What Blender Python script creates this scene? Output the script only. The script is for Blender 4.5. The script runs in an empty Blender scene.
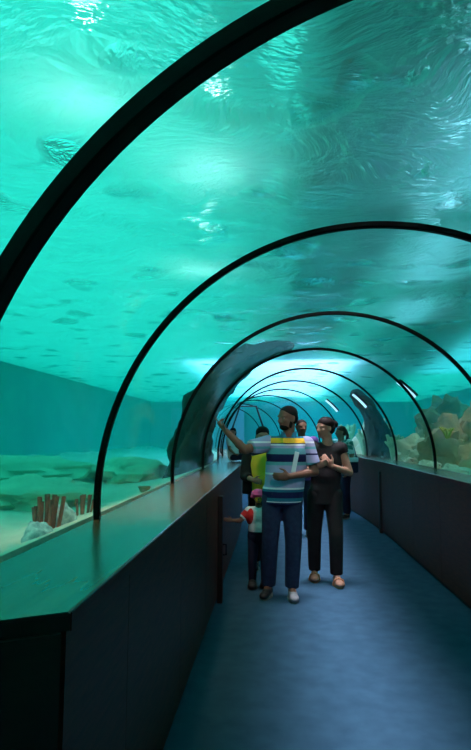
import bpy, bmesh, math, random
from mathutils import Vector, Matrix, noise, Euler
random.seed(7)
PI = math.pi
scene = bpy.context.scene
COL = scene.collection

# ------------------------------------------------------------------ helpers
def link(o, parent=None):
    COL.objects.link(o)
    if parent is not None:
        o.parent = parent
    return o

def mesh_obj(name, bm, mat, parent=None, smooth=False, loc=None):
    me = bpy.data.meshes.new(name)
    bmesh.ops.recalc_face_normals(bm, faces=bm.faces[:])
    bm.to_mesh(me); bm.free()
    if smooth:
        for p in me.polygons: p.use_smooth = True
        me.set_sharp_from_angle(angle=math.radians(50))
    for m in (mat if isinstance(mat, (list, tuple)) else [mat]):
        me.materials.append(m)
    o = bpy.data.objects.new(name, me)
    if loc is not None: o.location = loc
    return link(o, parent)

def thing(name, label, cat, loc=(0, 0, 0), group=None):
    o = bpy.data.objects.new(name, None)
    o.empty_display_size = .1
    o.location = loc
    return tag(link(o), label, cat, group)

def tag(o, label, cat, group=None, kind=None):
    o['label'] = label; o['category'] = cat
    if group: o['group'] = group
    if kind: o['kind'] = kind
    return o

def struct(name, bm, mat, smooth=False):
    o = mesh_obj(name, bm, mat, None, smooth)
    o['kind'] = 'structure'
    return o

def add_box(bm, lo, hi, bevel=0.0):
    r = bmesh.ops.create_cube(bm, size=1)
    vs = r['verts']
    for v in vs:
        v.co = Vector([lo[i] + (v.co[i] + .5) * (hi[i] - lo[i]) for i in range(3)])
    if bevel:
        es = list({e for v in vs for e in v.link_edges})
        bmesh.ops.bevel(bm, geom=es, offset=bevel, segments=2, affect='EDGES', profile=.5)

def box(lo, hi, bevel=0.0):
    bm = bmesh.new(); add_box(bm, lo, hi, bevel); return bm

def sweep(bm, rows, closed_profile=True, caps=True):
    """rows: list of lists of points (same length) -> skinned surface"""
    vv = [[bm.verts.new(p) for p in r] for r in rows]
    n = len(rows[0])
    for a, b in zip(vv, vv[1:]):
        for i in range(n if closed_profile else n - 1):
            j = (i + 1) % n
            bm.faces.new((a[i], a[j], b[j], b[i]))
    if caps and closed_profile:
        bm.faces.new(vv[0]); bm.faces.new(list(reversed(vv[-1])))
    return vv

def tube_bm(bm, pts, rads, n=10):
    rows = []
    pts = [Vector(p) for p in pts]
    up = Vector((0.13, .21, .97))
    for i, p in enumerate(pts):
        d = (pts[min(i + 1, len(pts) - 1)] - pts[max(i - 1, 0)]).normalized()
        a = d.cross(up)
        if a.length < .05: a = d.cross(Vector((1, 0, 0)))
        a.normalize(); b = d.cross(a)
        r = rads[i] if isinstance(rads, (list, tuple)) else rads
        rows.append([p + (a * math.cos(t) + b * math.sin(t)) * r for t in [2 * PI * k / n for k in range(n)]])
    sweep(bm, rows)

# ------------------------------------------------------------------ materials
def new_mat(name):
    m = bpy.data.materials.new(name); m.use_nodes = True
    nt = m.node_tree
    for n in list(nt.nodes): nt.nodes.remove(n)
    out = nt.nodes.new('ShaderNodeOutputMaterial')
    return m, nt, out

def N(nt, t, **kw):
    n = nt.nodes.new(t)
    for k, v in kw.items():
        if k in n.inputs: n.inputs[k].default_value = v
        else: setattr(n, k, v)
    return n

def pbr(name, col, rough=.6, col2=None, scale=8., spec=.5, bump=0., bscale=None, stretch=None, metallic=0., detail=5., contrast=(.3, .7), coat=0.):
    m, nt, out = new_mat(name)
    b = N(nt, 'ShaderNodeBsdfPrincipled', Roughness=rough, Metallic=metallic)
    b.inputs['Specular IOR Level'].default_value = spec
    if coat:
        b.inputs['Coat Weight'].default_value = coat; b.inputs['Coat Roughness'].default_value = .12
    nt.links.new(b.outputs[0], out.inputs[0])
    c = (*col, 1)
    b.inputs['Base Color'].default_value = c
    tc = N(nt, 'ShaderNodeTexCoord')
    vec = tc.outputs['Object']
    if stretch:
        mp = N(nt, 'ShaderNodeMapping'); mp.inputs['Scale'].default_value = stretch
        nt.links.new(vec, mp.inputs[0]); vec = mp.outputs[0]
    if col2:
        nz = N(nt, 'ShaderNodeTexNoise', Scale=scale, Detail=detail)
        nt.links.new(vec, nz.inputs['Vector'])
        rp = N(nt, 'ShaderNodeValToRGB')
        rp.color_ramp.elements[0].color = c; rp.color_ramp.elements[0].position = contrast[0]
        rp.color_ramp.elements[1].color = (*col2, 1); rp.color_ramp.elements[1].position = contrast[1]
        nt.links.new(nz.outputs[0], rp.inputs[0]); nt.links.new(rp.outputs[0], b.inputs['Base Color'])
    if bump:
        nb = N(nt, 'ShaderNodeTexNoise', Scale=bscale or scale, Detail=4.)
        nt.links.new(vec, nb.inputs['Vector'])
        bp = N(nt, 'ShaderNodeBump', Strength=bump, Distance=.02)
        nt.links.new(nb.outputs[0], bp.inputs['Height']); nt.links.new(bp.outputs[0], b.inputs['Normal'])
    return m

M = {}
M['wood'] = pbr('dark_wood', (.12, .026, .012), .5, (.06, .014, .008), 6., stretch=(.6, 1.2, 9), bump=.05, spec=.22)
M['ledge'] = pbr('ledge_wood', (.30, .105, .045), .22, (.23, .08, .036), 4., stretch=(5, .5, 2), spec=.75)
M['wood_end'] = pbr('end_wood', (.02, .012, .008), .55, (.012, .008, .006), 6., stretch=(.6, 1.2, 9))
M['plinth'] = pbr('plinth', (.008, .008, .01), .6)
M['carpet'] = pbr('blue_carpet', (.022, .07, .12), .9, (.036, .10, .16), 7., bump=.35, bscale=260., spec=.15)
M['rib'] = pbr('black_metal', (.004, .0045, .0045), .55, spec=.15)
M['seal'] = pbr('clear_seal', (.25, .3, .3), .4)
M['far_wall'] = pbr('far_blue_wall', (.16, .36, .46), .8)
M['dark'] = pbr('dark_plaster', (.012, .014, .016), .9)
M['tankwall'] = pbr('tank_wall', (.03, .32, .33), .9, (.05, .44, .43), .6)
M['sand'] = pbr('sand', (.86, .68, .54), .95, (.72, .58, .46), 5., bump=.5, bscale=40.)
M['roof'] = pbr('slab_concrete', (.22, .2, .17), .9, (.3, .27, .22), 2.)
M['beam'] = pbr('slab_timber', (.30, .2, .12), .8)
M['frame'] = pbr('portal_black', (.01, .012, .014), .4)

# clear acrylic: see-through with a fresnel sheen
def acrylic():
    m, nt, out = new_mat('clear_acrylic')
    tr = N(nt, 'ShaderNodeBsdfTransparent'); tr.inputs[0].default_value = (.985, .995, .99, 1)
    gl = N(nt, 'ShaderNodeBsdfGlossy', Roughness=.06); gl.inputs[0].default_value = (1, 1, 1, 1)
    tc = N(nt, 'ShaderNodeTexCoord')
    mp = N(nt, 'ShaderNodeMapping'); mp.inputs['Scale'].default_value = (1., .25, 1.)
    nz = N(nt, 'ShaderNodeTexNoise', Scale=2.2, Detail=3.)
    nt.links.new(tc.outputs['Object'], mp.inputs[0]); nt.links.new(mp.outputs[0], nz.inputs['Vector'])
    bp = N(nt, 'ShaderNodeBump', Strength=.12, Distance=.05)
    nt.links.new(nz.outputs[0], bp.inputs['Height']); nt.links.new(bp.outputs[0], gl.inputs['Normal'])
    fr = N(nt, 'ShaderNodeFresnel', IOR=1.28)
    mx = N(nt, 'ShaderNodeMixShader')
    ml = N(nt, 'ShaderNodeMath', operation='MULTIPLY'); ml.inputs[1].default_value = .30
    ge = N(nt, 'ShaderNodeNewGeometry')          # only the faces turned to the viewer carry the sheen
    m2 = N(nt, 'ShaderNodeMath', operation='SUBTRACT'); m2.inputs[0].default_value = 1.
    m3 = N(nt, 'ShaderNodeMath', operation='MULTIPLY')
    nt.links.new(ge.outputs['Backfacing'], m2.inputs[1])
    nt.links.new(fr.outputs[0], ml.inputs[0]); nt.links.new(ml.outputs[0], m3.inputs[0]); nt.links.new(m2.outputs[0], m3.inputs[1])
    nt.links.new(m3.outputs[0], mx.inputs[0])
    nt.links.new(tr.outputs[0], mx.inputs[1]); nt.links.new(gl.outputs[0], mx.inputs[2])
    nt.links.new(mx.outputs[0], out.inputs[0])
    return m
M['acrylic'] = acrylic()

ABS_COL, ABS_D = (.22, .94, .935, 1), .22
SCT_COL, SCT_D = (.08, .90, .88, 1), .035
def water_vol(nt, out):
    a = N(nt, 'ShaderNodeVolumeAbsorption', Density=ABS_D); a.inputs[0].default_value = ABS_COL
    s = N(nt, 'ShaderNodeVolumeScatter', Density=SCT_D); s.inputs[0].default_value = SCT_COL
    s.inputs['Anisotropy'].default_value = 0.2
    ad = N(nt, 'ShaderNodeAddShader')
    nt.links.new(a.outputs[0], ad.inputs[0]); nt.links.new(s.outputs[0], ad.inputs[1])
    nt.links.new(ad.outputs[0], out.inputs['Volume'])
def water_side():
    m, nt, out = new_mat('water_body')
    tr = N(nt, 'ShaderNodeBsdfTransparent')
    nt.links.new(tr.outputs[0], out.inputs[0]); water_vol(nt, out)
    return m
def water_top():
    m, nt, out = new_mat('water_surface')
    tc = N(nt, 'ShaderNodeTexCoord')
    # swirling ripples: noise looked up through a warped position
    wz = N(nt, 'ShaderNodeTexNoise', Scale=.8, Detail=2.)
    nt.links.new(tc.outputs['Object'], wz.inputs['Vector'])
    sc = N(nt, 'ShaderNodeVectorMath', operation='SCALE'); sc.inputs['Scale'].default_value = 1.3
    nt.links.new(wz.outputs['Color'], sc.inputs[0])
    ad = N(nt, 'ShaderNodeVectorMath', operation='ADD')
    nt.links.new(tc.outputs['Object'], ad.inputs[0]); nt.links.new(sc.outputs[0], ad.inputs[1])
    mp = N(nt, 'ShaderNodeMapping'); mp.inputs['Scale'].default_value = (1.6, 3.0, 1.)
    nt.links.new(ad.outputs[0], mp.inputs[0])
    n1 = N(nt, 'ShaderNodeTexNoise', Scale=1.5, Detail=5., Roughness=.56)
    nt.links.new(mp.outputs[0], n1.inputs['Vector'])
    n2 = N(nt, 'ShaderNodeTexNoise', Scale=14., Detail=3.)     # patches of finer chop
    nt.links.new(mp.outputs[0], n2.inputs['Vector'])
    n3 = N(nt, 'ShaderNodeTexNoise', Scale=2.1, Detail=1.)
    nt.links.new(tc.outputs['Object'], n3.inputs['Vector'])
    mr = N(nt, 'ShaderNodeMapRange'); mr.inputs['From Min'].default_value = .60; mr.inputs['From Max'].default_value = .72
    nt.links.new(n3.outputs[0], mr.inputs['Value'])
    m0 = N(nt, 'ShaderNodeMath', operation='MULTIPLY_ADD')
    ml = N(nt, 'ShaderNodeMath', operation='MULTIPLY'); ml.inputs[1].default_value = 1.1
    nt.links.new(mr.outputs[0], ml.inputs[0])
    nt.links.new(n2.outputs[0], m0.inputs[0]); nt.links.new(ml.outputs[0], m0.inputs[1]); nt.links.new(n1.outputs[0], m0.inputs[2])
    n4 = N(nt, 'ShaderNodeTexNoise', Scale=9., Detail=3.)      # small wavelets everywhere
    nt.links.new(mp.outputs[0], n4.inputs['Vector'])
    m5 = N(nt, 'ShaderNodeMath', operation='MULTIPLY_ADD'); m5.inputs[1].default_value = .28
    nt.links.new(n4.outputs[0], m5.inputs[0]); nt.links.new(m0.outputs[0], m5.inputs[2])
    bp = N(nt, 'ShaderNodeBump', Strength=1., Distance=.085)
    nt.links.new(m5.outputs[0], bp.inputs['Height'])
    tl = N(nt, 'ShaderNodeBsdfTranslucent'); tl.inputs[0].default_value = (.5, .97, .92, 1)
    rf = N(nt, 'ShaderNodeBsdfGlass', Roughness=.015, IOR=1.2); rf.inputs[0].default_value = (.75, 1, .96, 1)
    ts = N(nt, 'ShaderNodeBsdfTransparent'); ts.inputs[0].default_value = (.8, 1, .97, 1)
    for s in (tl, rf): nt.links.new(bp.outputs[0], s.inputs['Normal'])
    m1 = N(nt, 'ShaderNodeMixShader', Fac=.36)
    ma = N(nt, 'ShaderNodeMath', operation='MULTIPLY_ADD'); ma.inputs[1].default_value = .5; ma.inputs[2].default_value = .36
    nt.links.new(mr.outputs[0], ma.inputs[0]); nt.links.new(ma.outputs[0], m1.inputs[0])
    nt.links.new(tl.outputs[0], m1.inputs[1]); nt.links.new(rf.outputs[0], m1.inputs[2])
    m2 = N(nt, 'ShaderNodeMixShader', Fac=.0)
    nt.links.new(m1.outputs[0], m2.inputs[1]); nt.links.new(ts.outputs[0], m2.inputs[2])
    gl = N(nt, 'ShaderNodeBsdfGlossy', Roughness=.08)
    nt.links.new(bp.outputs[0], gl.inputs['Normal'])
    m3 = N(nt, 'ShaderNodeMixShader', Fac=.10)
    nt.links.new(m2.outputs[0], m3.inputs[1]); nt.links.new(gl.outputs[0], m3.inputs[2])
    nt.links.new(m3.outputs[0], out.inputs[0]); water_vol(nt, out)
    return m
M['water_side'] = water_side(); M['water_top'] = water_top()

# ------------------------------------------------------------------ tunnel frame
R, ZC = 1.435, 1.137          # inner radius of the acrylic, height of its axis
Y0, Y1 = -1.6, 25.0
def cxy(y):                   # the tunnel bends gently to the left beyond 8 m
    return -.012 * max(0., y - 8.) ** 2
def arc(r, y, a0=-.075, a1=PI + .075, n=64):
    return [Vector((cxy(y) + r * math.cos(a0 + (a1 - a0) * k / n), y, ZC + r * math.sin(a0 + (a1 - a0) * k / n))) for k in range(n + 1)]
def yrange(a, b, step=.5):
    n = max(1, round((b - a) / step)); return [a + (b - a) * i / n for i in range(n + 1)]
def along(prof, ys):          # prof: (x,z) list swept along the tunnel
    return [[Vector((x + cxy(y), y, z)) for x, z in prof] for y in ys]

RIBS = [2.90, 5.05, 7.19, 9.33, 11.47, 13.61, 15.75, 17.89, 20.03, 22.17]
LEDGE_Z = 1.081
# floor
bm = bmesh.new(); sweep(bm, along([(-1.6, -.1), (1.6, -.1), (1.6, 0), (-1.6, 0)], yrange(Y0, Y1 + 4)))
struct('floor', bm, M['carpet'])
# masonry behind the counters, carrying the acrylic
for side, s in (('left', -1), ('right', 1)):
    bm = bmesh.new()
    sweep(bm, along([(s * 1.40, 0), (s * 1.47, 0), (s * 1.47, .90), (s * 1.435, .93), (s * 1.40, .95)], yrange(Y0, Y1)))
    struct('wall_' + side, bm, M['dark'])
struct('wall_back', box((-1.6, Y0 - .2, 0), (1.6, Y0, 2.62)), M['dark'])

# acrylic bays
cuts = [Y0, 1.13] + RIBS + [Y1]
for i, (a, b) in enumerate(zip(cuts, cuts[1:])):
    rows = []
    for y in yrange(a + .004, b - .004):
        rows.append(arc(R, y) + list(reversed(arc(R + .06, y))))
    bm = bmesh.new(); sweep(bm, rows)
    w = struct('window_%d' % (i + 1), bm, M['acrylic'], True)

# ribs
def rib(y, w, t, phi=0., name='steel_arch', label='', x0=0.):
    rows = []
    n = 72
    for k in range(n + 1):
        th = -.065 + (PI + .13) * k / n
        r = []
        for (dr, dv) in ((0.004, 0), (-t + .006, 0), (-t, .006), (-t, w - .006), (-t + .006, w), (.004, w)):
            x = (R + dr) * math.cos(th); z = ZC + (R + dr) * math.sin(th)
            r.append(Vector((cxy(y) + x0 + x * math.cos(phi) - dv * math.sin(phi), y + x * math.sin(phi) + dv * math.cos(phi), z)))
        rows.append(r)
    bm = bmesh.new(); sweep(bm, rows)
    o = mesh_obj(name, bm, M['rib'], None, False)
    return tag(o, label, 'arch', 'black arches along the tunnel')
rib(1.13, .062, .045, -.16, label='nearest thick black arch sweeping across the upper left of the tunnel')
rl = ['thin black arch standing on left ledge beside the brown tube sponges',
      'third black arch along the tunnel, with dark rockwork behind its left side',
      'fourth black arch along the tunnel, right foot beside the piled coral rock',
      'fifth black arch along the tunnel, just above the heads of the couple',
      'sixth black arch along the tunnel, in the bluish distance',
      'seventh black arch along the tunnel, in the far bend',
      'eighth black arch along the tunnel, just before the dark portal frame',
      'ninth black arch along the tunnel, just behind the dark portal frame',
      'tenth black arch along the tunnel, deep in the far bend',
      'last black arch at the very end of the bend']
for y, l in zip(RIBS, rl):
    rib(y - .018, .036, .026, label=l)

# counters
def counter(side, label):
    s = -1 if side == 'left' else 1
    xi = 1.02 if side == 'left' else 1.10
    LEDGE_Z = 1.052 if side == 'left' else 1.088
    root = thing('counter', label, 'counter', (0, 0, 0), None)
    xf = xi + .016
    ya = 1.41 if side == 'left' else Y0
    skew = .58 if side == 'left' else 0        # the near end of the left counter is cut at an angle
    def start(x):                              # x measured outward from the inner edge
        return ya - skew * x
    def prof(pts, material, name, y_from=None, y_to=Y1, parent=root, bevel=0):
        mats = material if isinstance(material, list) else [material]
        rows = []
        ys = yrange(y_from if y_from is not None else ya, y_to)
        for i, y in enumerate(ys):
            row = []
            for ax, z in pts:
                yy = start(ax - xi) if (i == 0 and y_from is None) else y
                row.append(Vector((s * ax + cxy(yy), yy, z)))
            rows.append(row)
        b = bmesh.new(); sweep(b, rows)
        b.faces.ensure_lookup_table()
        if len(mats) > 1: b.faces[-2].material_index = 1
        return mesh_obj(name, b, mats, parent)
    prof([(xi, LEDGE_Z - .006), (xi + .006, LEDGE_Z), (1.436, LEDGE_Z), (1.436, LEDGE_Z - .045), (xi, LEDGE_Z - .045)], [M['ledge'], M['wood_end']], 'ledge')
    prof([(xi - .004, LEDGE_Z - .004), (xi - .0005, LEDGE_Z - .001), (xi - .0005, LEDGE_Z - .046), (xi - .004, LEDGE_Z - .046)], M['wood'], 'ledge_edge')
    prof([(xf + .02, LEDGE_Z - .046), (1.40, LEDGE_Z - .046), (1.40, .09), (xf + .02, .09)], M['wood_end'], 'carcass')
    prof([(xf + .035, .0), (1.40, .0), (1.40, .088), (xf + .035, .088)], M['plinth'], 'plinth')
    # front panels with thin joints
    y = ya + .02; k = 0
    while y < Y1 - .1:
        y2 = min(y + 1.15, Y1)
        if k == 0: y2 = y + .62
        prof([(xf, LEDGE_Z - .05), (xf + .018, LEDGE_Z - .05), (xf + .018, .05), (xf, .05)], M['wood'], 'front_panel', y + .002, y2 - .002)
        y = y2; k += 1
    if side == 'left':
        # end panel on the angled cut
        b = bmesh.new()
        p = [(-xf - .002, start(xf + .002 - xi)), (-1.42, start(1.42 - xi))]
        d = Vector((p[1][0] - p[0][0], p[1][1] - p[0][1], 0)).normalized(); nrm = Vector((-d.y, d.x, 0))
        if nrm.y > 0: nrm = -nrm
        a0 = Vector((*p[0], 0)) + nrm * -.004; a1 = Vector((*p[1], 0)) + nrm * -.004
        rows = [[a0 + Vector((0, 0, z)), a0 + nrm * .014 + Vector((0, 0, z)), a1 + nrm * .014 + Vector((0, 0, z)), a1 + Vector((0, 0, z))] for z in (.0, LEDGE_Z - .047)]
        sweep(b, rows)
        mesh_obj('end_panel', b, M['wood_end'], root)
    # upright batten fixed to the front
    yb = 5.20 if side == 'left' else 9.03
    b = box((0, 0, 0), (.045, .09, .93), .004)
    o = mesh_obj('upright_batten', b, M['wood_end'], root, loc=(s * xf + (0 if s < 0 else -.045), yb, .0))
    if side == 'left':
        hb = bmesh.new(); tube_bm(hb, [(0, 0, 0), (.03, 0, 0), (.03, 0, -.09), (0, 0, -.09)], .007, 8)
        mesh_obj('handle', hb, M['rib'], o, True, loc=(.044, .045, .5))
    return root
counter('left', 'long dark wooden counter with wide glossy ledge along left side of walkway')
counter('right', 'long dark wooden counter along right side of walkway, below the coral rock')

# dark portal at the far end of the tunnel
xe = cxy(Y1)
bm = bmesh.new(); add_box(bm, (xe - 1.6, Y1, 0), (xe + 1.6, Y1 + .2, 2.62))
struct('wall_far', bm, M['far_wall'])
YP = 18.9
xp = cxy(YP) + .02
pts = [(xp - .58, 0), (xp - .58, 1.5), (xp - .27, 2.42), (xp + .27, 2.42), (xp + .58, 1.5), (xp + .58, 0)]
bm = bmesh.new(); tube_bm(bm, [Vector((x, YP, z)) for x, z in pts], .035, 8)
door = struct('door_1', bm, M['frame'])

# ------------------------------------------------------------------ tank
TX0, TX1, TY0, TY1, WZ = -6.2, 5.6, -3., 26., 2.98
for nm, lo, hi in (('wall_tank_left', (TX0 - .3, TY0, .2), (TX0, TY1, 3.4)), ('wall_tank_right', (TX1, TY0, .2), (TX1 + .3, TY1, 3.4)),
                   ('wall_tank_far', (TX0 - .3, TY1, .2), (TX1 + .3, TY1 + .3, 3.4)), ('wall_tank_near', (TX0 - .3, TY0 - .3, .2), (TX1 + .3, TY0, 3.4))):
    struct(nm, box(lo, hi), M['tankwall'])
# sand bed left and right of the tunnel
for side, xa, xb in (('left', TX0, -1.5), ('right', 1.5, TX1)):
    bm = bmesh.new()
    rows = []
    for iy in range(117):
        y = TY0 + (TY1 - TY0) * iy / 116
        r = []
        for ix in range(24):
            x = xa + (xb - xa) * ix / 23
            if y > 8: x2 = x + cxy(y) * (1 - (ix / 23 if side == 'right' else 1 - ix / 23)); x2 = max(TX0, min(TX1, x2))
            else: x2 = x
            q = max(0, 1 - (abs(x) - 1.5) / 1.2)
            z = .80 + .245 * q * q + .10 * (1 - q) * noise.noise((x * .8, y * .8, 3)) + .05 * (1 - q) * noise.noise((x * 2.5, y * 2.5, 1)) + .035 * max(0, abs(x) - 2.)
            r.append(Vector((x2, y, z)))
        rows.append(r)
    vv = sweep(bm, rows, False, False)
    ret = bmesh.ops.extrude_face_region(bm, geom=bm.faces[:])
    for v in [g for g in ret['geom'] if isinstance(g, bmesh.types.BMVert)]: v.co.z = .3
    o = struct('floor_tank_' + side, bm, M['sand'], True)

# water body with its rippled surface
def build_water():
    bm = bmesh.new()
    xa, xb, ya, yb = TX0 - .1, TX1 + .1, TY0 - .1, TY1 + .1
    nx, ny = 132, 260
    grid, prof = [], []
    for j in range(ny + 1):
        y = ya + (yb - ya) * j / ny
        row = []
        for i in range(nx + 1):
            x = xa + (xb - xa) * i / nx
            edge = min(1, i / 4, (nx - i) / 4, j / 4, (ny - j) / 4)
            h = .035 * noise.noise((x * .9, y * 1.3, 0)) + .02 * noise.noise((x * 2.3 + 3, y * 2.9, 5)) + .01 * noise.noise((x * 4.5, y * 5.5, 9))
            row.append(bm.verts.new((x, y, WZ + h * edge)))
        grid.append(row)
        ro = R + .062
        pr = [(xa, .45), (cxy(y) - ro, .45)] + [(v.x, v.z) for v in reversed(arc(ro, y, -.0, PI, 40))] + [(cxy(y) + ro, .45), (xb, .45)]
        prof.append([bm.verts.new((x, y, z)) for x, z in pr])
    for j in range(ny):
        for i in range(nx):
            bm.faces.new((grid[j][i], grid[j][i + 1], grid[j + 1][i + 1], grid[j + 1][i])).material_index = 1
        a, b = prof[j], prof[j + 1]
        for i in range(len(a) - 1): bm.faces.new((a[i], b[i], b[i + 1], a[i + 1]))
        bm.faces.new((grid[j][0], grid[j + 1][0], b[0], a[0]))
        bm.faces.new((grid[j][-1], a[-1], b[-1], grid[j + 1][-1]))
    for j in (0, ny):
        bm.faces.new(grid[j] + list(reversed(prof[j])))
    for f in bm.faces: f.smooth = True
    o = mesh_obj('water', bm, [M['water_side'], M['water_top']])
    return tag(o, 'clear teal aquarium water with rippled surface surrounding the tunnel', 'water', kind='stuff')
build_water()

# slabs added over the water: left open to daylight, right side shaded
RZ = 4.4
def slab(name, x0, x1, y0, y1, mat, z=RZ, shear=0., th=.25):
    bm = bmesh.new()
    ys = (y0, y1)
    sweep(bm, [[Vector((x0 + shear * (y - y0), y, z)), Vector((x1 + shear * (y - y0), y, z)), Vector((x1 + shear * (y - y0), y, z + th)), Vector((x0 + shear * (y - y0), y, z + th))] for y in ys])
    return struct(name, bm, mat)
#ROOF#
# ------------------------------------------------------------------ life and rockwork in the tank
M['rock_pale'] = pbr('pale_rock', (.92, .72, .50), .95, (.70, .56, .40), 3.5, bump=.6, bscale=14.)
M['rock_brown'] = pbr('brown_rock', (.85, .46, .24), .95, (.34, .30, .20), 3.2, bump=.7, bscale=12.)
M['rock_dark'] = pbr('dark_rock', (.018, .022, .018), .95, (.06, .05, .03), 2.4, bump=.7, bscale=9.)
M['rock_white'] = pbr('white_rock', (.85, .82, .78), .9, (.35, .38, .40), 26., bump=.6, bscale=40., detail=2.)
M['sponge'] = pbr('sponge', (.80, .20, .13), .9, (.42, .12, .09), 14., bump=.6, bscale=60.)
M['sponge_in'] = pbr('sponge_inside', (.05, .02, .015), .95)
M['yellow'] = pbr('yellow_coral', (.95, .62, .10), .8)
M['leafy'] = pbr('leafy_coral', (.45, .62, .36), .8, (.28, .44, .26), 9.)
M['vase'] = pbr('vase_coral', (.55, .30, .14), .85, (.36, .2, .1), 20.)

def rock_mesh(rx, ry, rz, seed, amp=.35, freq=1.6, sub=4):
    bm = bmesh.new()
    bmesh.ops.create_icosphere(bm, subdivisions=sub, radius=1)
    off = Vector((seed * 7.3, seed * 3.1, seed * 1.7))
    for v in bm.verts:
        p = v.co.normalized()
        d = 1 + amp * noise.noise(p * freq + off) + amp * .55 * noise.noise(p * freq * 2.4 + off) + amp * .3 * abs(noise.noise(p * freq * 5.5 + off))
        v.co = Vector((p.x * rx * d, p.y * ry * d, p.z * rz * d))
    return bm
def rock(x, y, z, rx, ry, rz, seed, mat, label, name='boulder', group=None, **kw):
    o = mesh_obj(name, rock_mesh(rx, ry, rz, seed, **kw), M[mat], None, True, (x + cxy(y), y, z))
    return tag(o, label, 'rock', group)
# left bank
rock(-3.6, 4.6, .92, .75, .6, .22, 1, 'rock_pale', 'low pale yellowish rock mound at far left edge, behind the brown tube sponges')
rock(-2.75, 5.3, .92, .55, .5, .16, 2, 'rock_pale', 'flat pale rock on sand between the two clumps of tube sponges')
rock(-3.9, 7.6, .95, 1.0, .8, .22, 3, 'rock_pale', 'broad low sandy rock at left under the dark teal back wall')
rock(-2.6, 8.2, .92, .5, .6, .22, 5, 'rock_pale', 'pale rock seen between the first two thin arches on the left')
rock(-1.735, 2.93, .90, .085, .11, .13, 8, 'rock_white', 'speckled white rock left of the larger tube sponge clump', amp=.2)
rock(-1.79, 3.40, .92, .085, .10, .15, 9, 'rock_white', 'speckled white rock right of the larger tube sponge clump', amp=.2)

# dark rock leaning over the tunnel
def leaning_rock(name, y, ry, a0, a1, side, label, mat='rock_dark', rc=1.82, seed=3., rr=.27):
    bm = bmesh.new()
    n, m = 34, 28
    rows = []
    for k in range(n + 1):
        t = k / n
        a = math.radians(a0 + (a1 - a0) * t)
        # widens at the foot, thins to the tip
        wy = ry * (1.15 - .95 * t * t) * (1 if k < n else .2); wr = rr * (1.1 - .75 * t) * (1 if k < n else .2)
        yc = y + .55 * t * ry
        row = []
        for j in range(m):
            b = 2 * PI * j / m
            dr, dy = math.cos(b), math.sin(b)
            q = Vector((math.cos(a) * 2, dy * ry * 1.4 + y, math.sin(a) * 2 + dr * .6))
            f = 1 + .55 * noise.noise(q * 1.7 + Vector((seed, 0, 0))) + .3 * noise.noise(q * 4.5) + .15 * noise.noise(q * 11)
            r = max(R + .09, rc + wr * dr * f)
            if k == 0: r = max(r, R + .09)
            row.append(Vector((cxy(y) + side * r * math.cos(a), yc + wy * dy * f, ZC + r * math.sin(a))))
        rows.append(row)
    sweep(bm, rows)
    return tag(mesh_obj(name, bm, M[mat], None, True), label, 'rock')
leaning_rock('leaning_rock', 8.8, 1., -14, 84, -1, 'tall dark rock curving over the left side of the tunnel above the pointing hand')
leaning_rock('leaning_rock', 12.2, .7, -14, 44, 1, 'dark rock column rising beside the right of the tunnel, left of the coral boulders', rc=1.9, seed=9.)

# right bank
rr_ = [(2.35, 7.75, 1.05, .42, .40, .42, 11, 'rock_brown', 'brownish coral boulder at right edge, lowest and nearest of the right bank'),
       (2.15, 9.1, 1.12, .42, .38, .50, 12, 'rock_brown', 'brown lumpy coral rock that carries the yellow branching coral'),
       (2.85, 9.2, 1.45, .45, .5, .62, 13, 'rock_brown', 'tallest brown coral rock at right edge, behind the yellow coral'),
       (2.05, 10.4, 1.10, .36, .36, .34, 14, 'rock_pale', 'pale greenish rock just right of the fourth arch foot'),
       (2.9, 11.2, 1.4, .6, .5, .75, 15, 'rock_brown', 'large greenish brown rock behind the pale rock on the right bank'),
       (2.3, 13.9, 1.25, .45, .5, .6, 17, 'rock_pale', 'pale rock standing behind the leafy coral on the right')]
for x, y, z, a, b, c, sd, mt, l in rr_: rock(x, y, z, a, b, c, sd, mt, l, name='coral_rock', amp=.5, freq=2.2)
for k in range(5):
    y = 6.9 + k * .62
    o = rock(1.66 + .05 * (k % 2), y, 1.05, .10, .16, .075, 30 + k, 'rock_pale', 'small pale cobble in the row along the foot of the right acrylic wall', name='cobble', group='cobbles along the right acrylic wall', sub=3)

# tube sponges
def tube_sponge(loc, tubes, label):
    root = thing('tube_sponge', label, 'sponge', loc, 'brown tube sponges by the left ledge')
    for (dx, dy, lean, h, r) in tubes:
        bm = bmesh.new()
        n = 12
        rows = []
        dx *= .62; lean *= .7; r *= .72
        prof = [(.62, 0), (.7, .25), (.8, .5), (.95, .8), (1.08, 1.), (.78, 1.), (.62, .86)]
        for f, t in prof:
            c = Vector((dx + lean * t, dy, t * h))
            rows.append([c + Vector((math.cos(2 * PI * k / n), math.sin(2 * PI * k / n), .12 * math.sin(4 * PI * k / n + dx * 90) * (t > .9))) * r * f for k in range(n)])
        sweep(bm, rows)
        mesh_obj('tube', bm, M['sponge'], root, True)
    return root
tube_sponge((-1.82, 3.26, .86), [(-.105, 0, -.03, .20, .017), (-.07, .03, -.012, .23, .016), (-.055, -.03, -.01, .262, .018), (-.02, 0, .006, .275, .02), (.015, .03, .02, .27, .018), (.045, -.01, .035, .265, .018), (.07, .03, .05, .26, .017), (.085, -.02, .06, .245, .015), (-.085, -.02, -.02, .21, .015), (.03, -.05, .03, .25, .016), (-.035, .05, -.008, .262, .016)],
            'larger clump of reddish brown tube sponges between two speckled white rocks at lower left')
tube_sponge((-1.85, 3.95, .86), [(-.05, 0, -.02, .17, .015), (-.02, .02, -.004, .195, .018), (.01, -.02, .01, .205, .018), (.04, .01, .03, .2, .018), (.065, 0, .05, .17, .014)],
            'smaller clump of brown tube sponges just left of the first thin arch')
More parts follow.
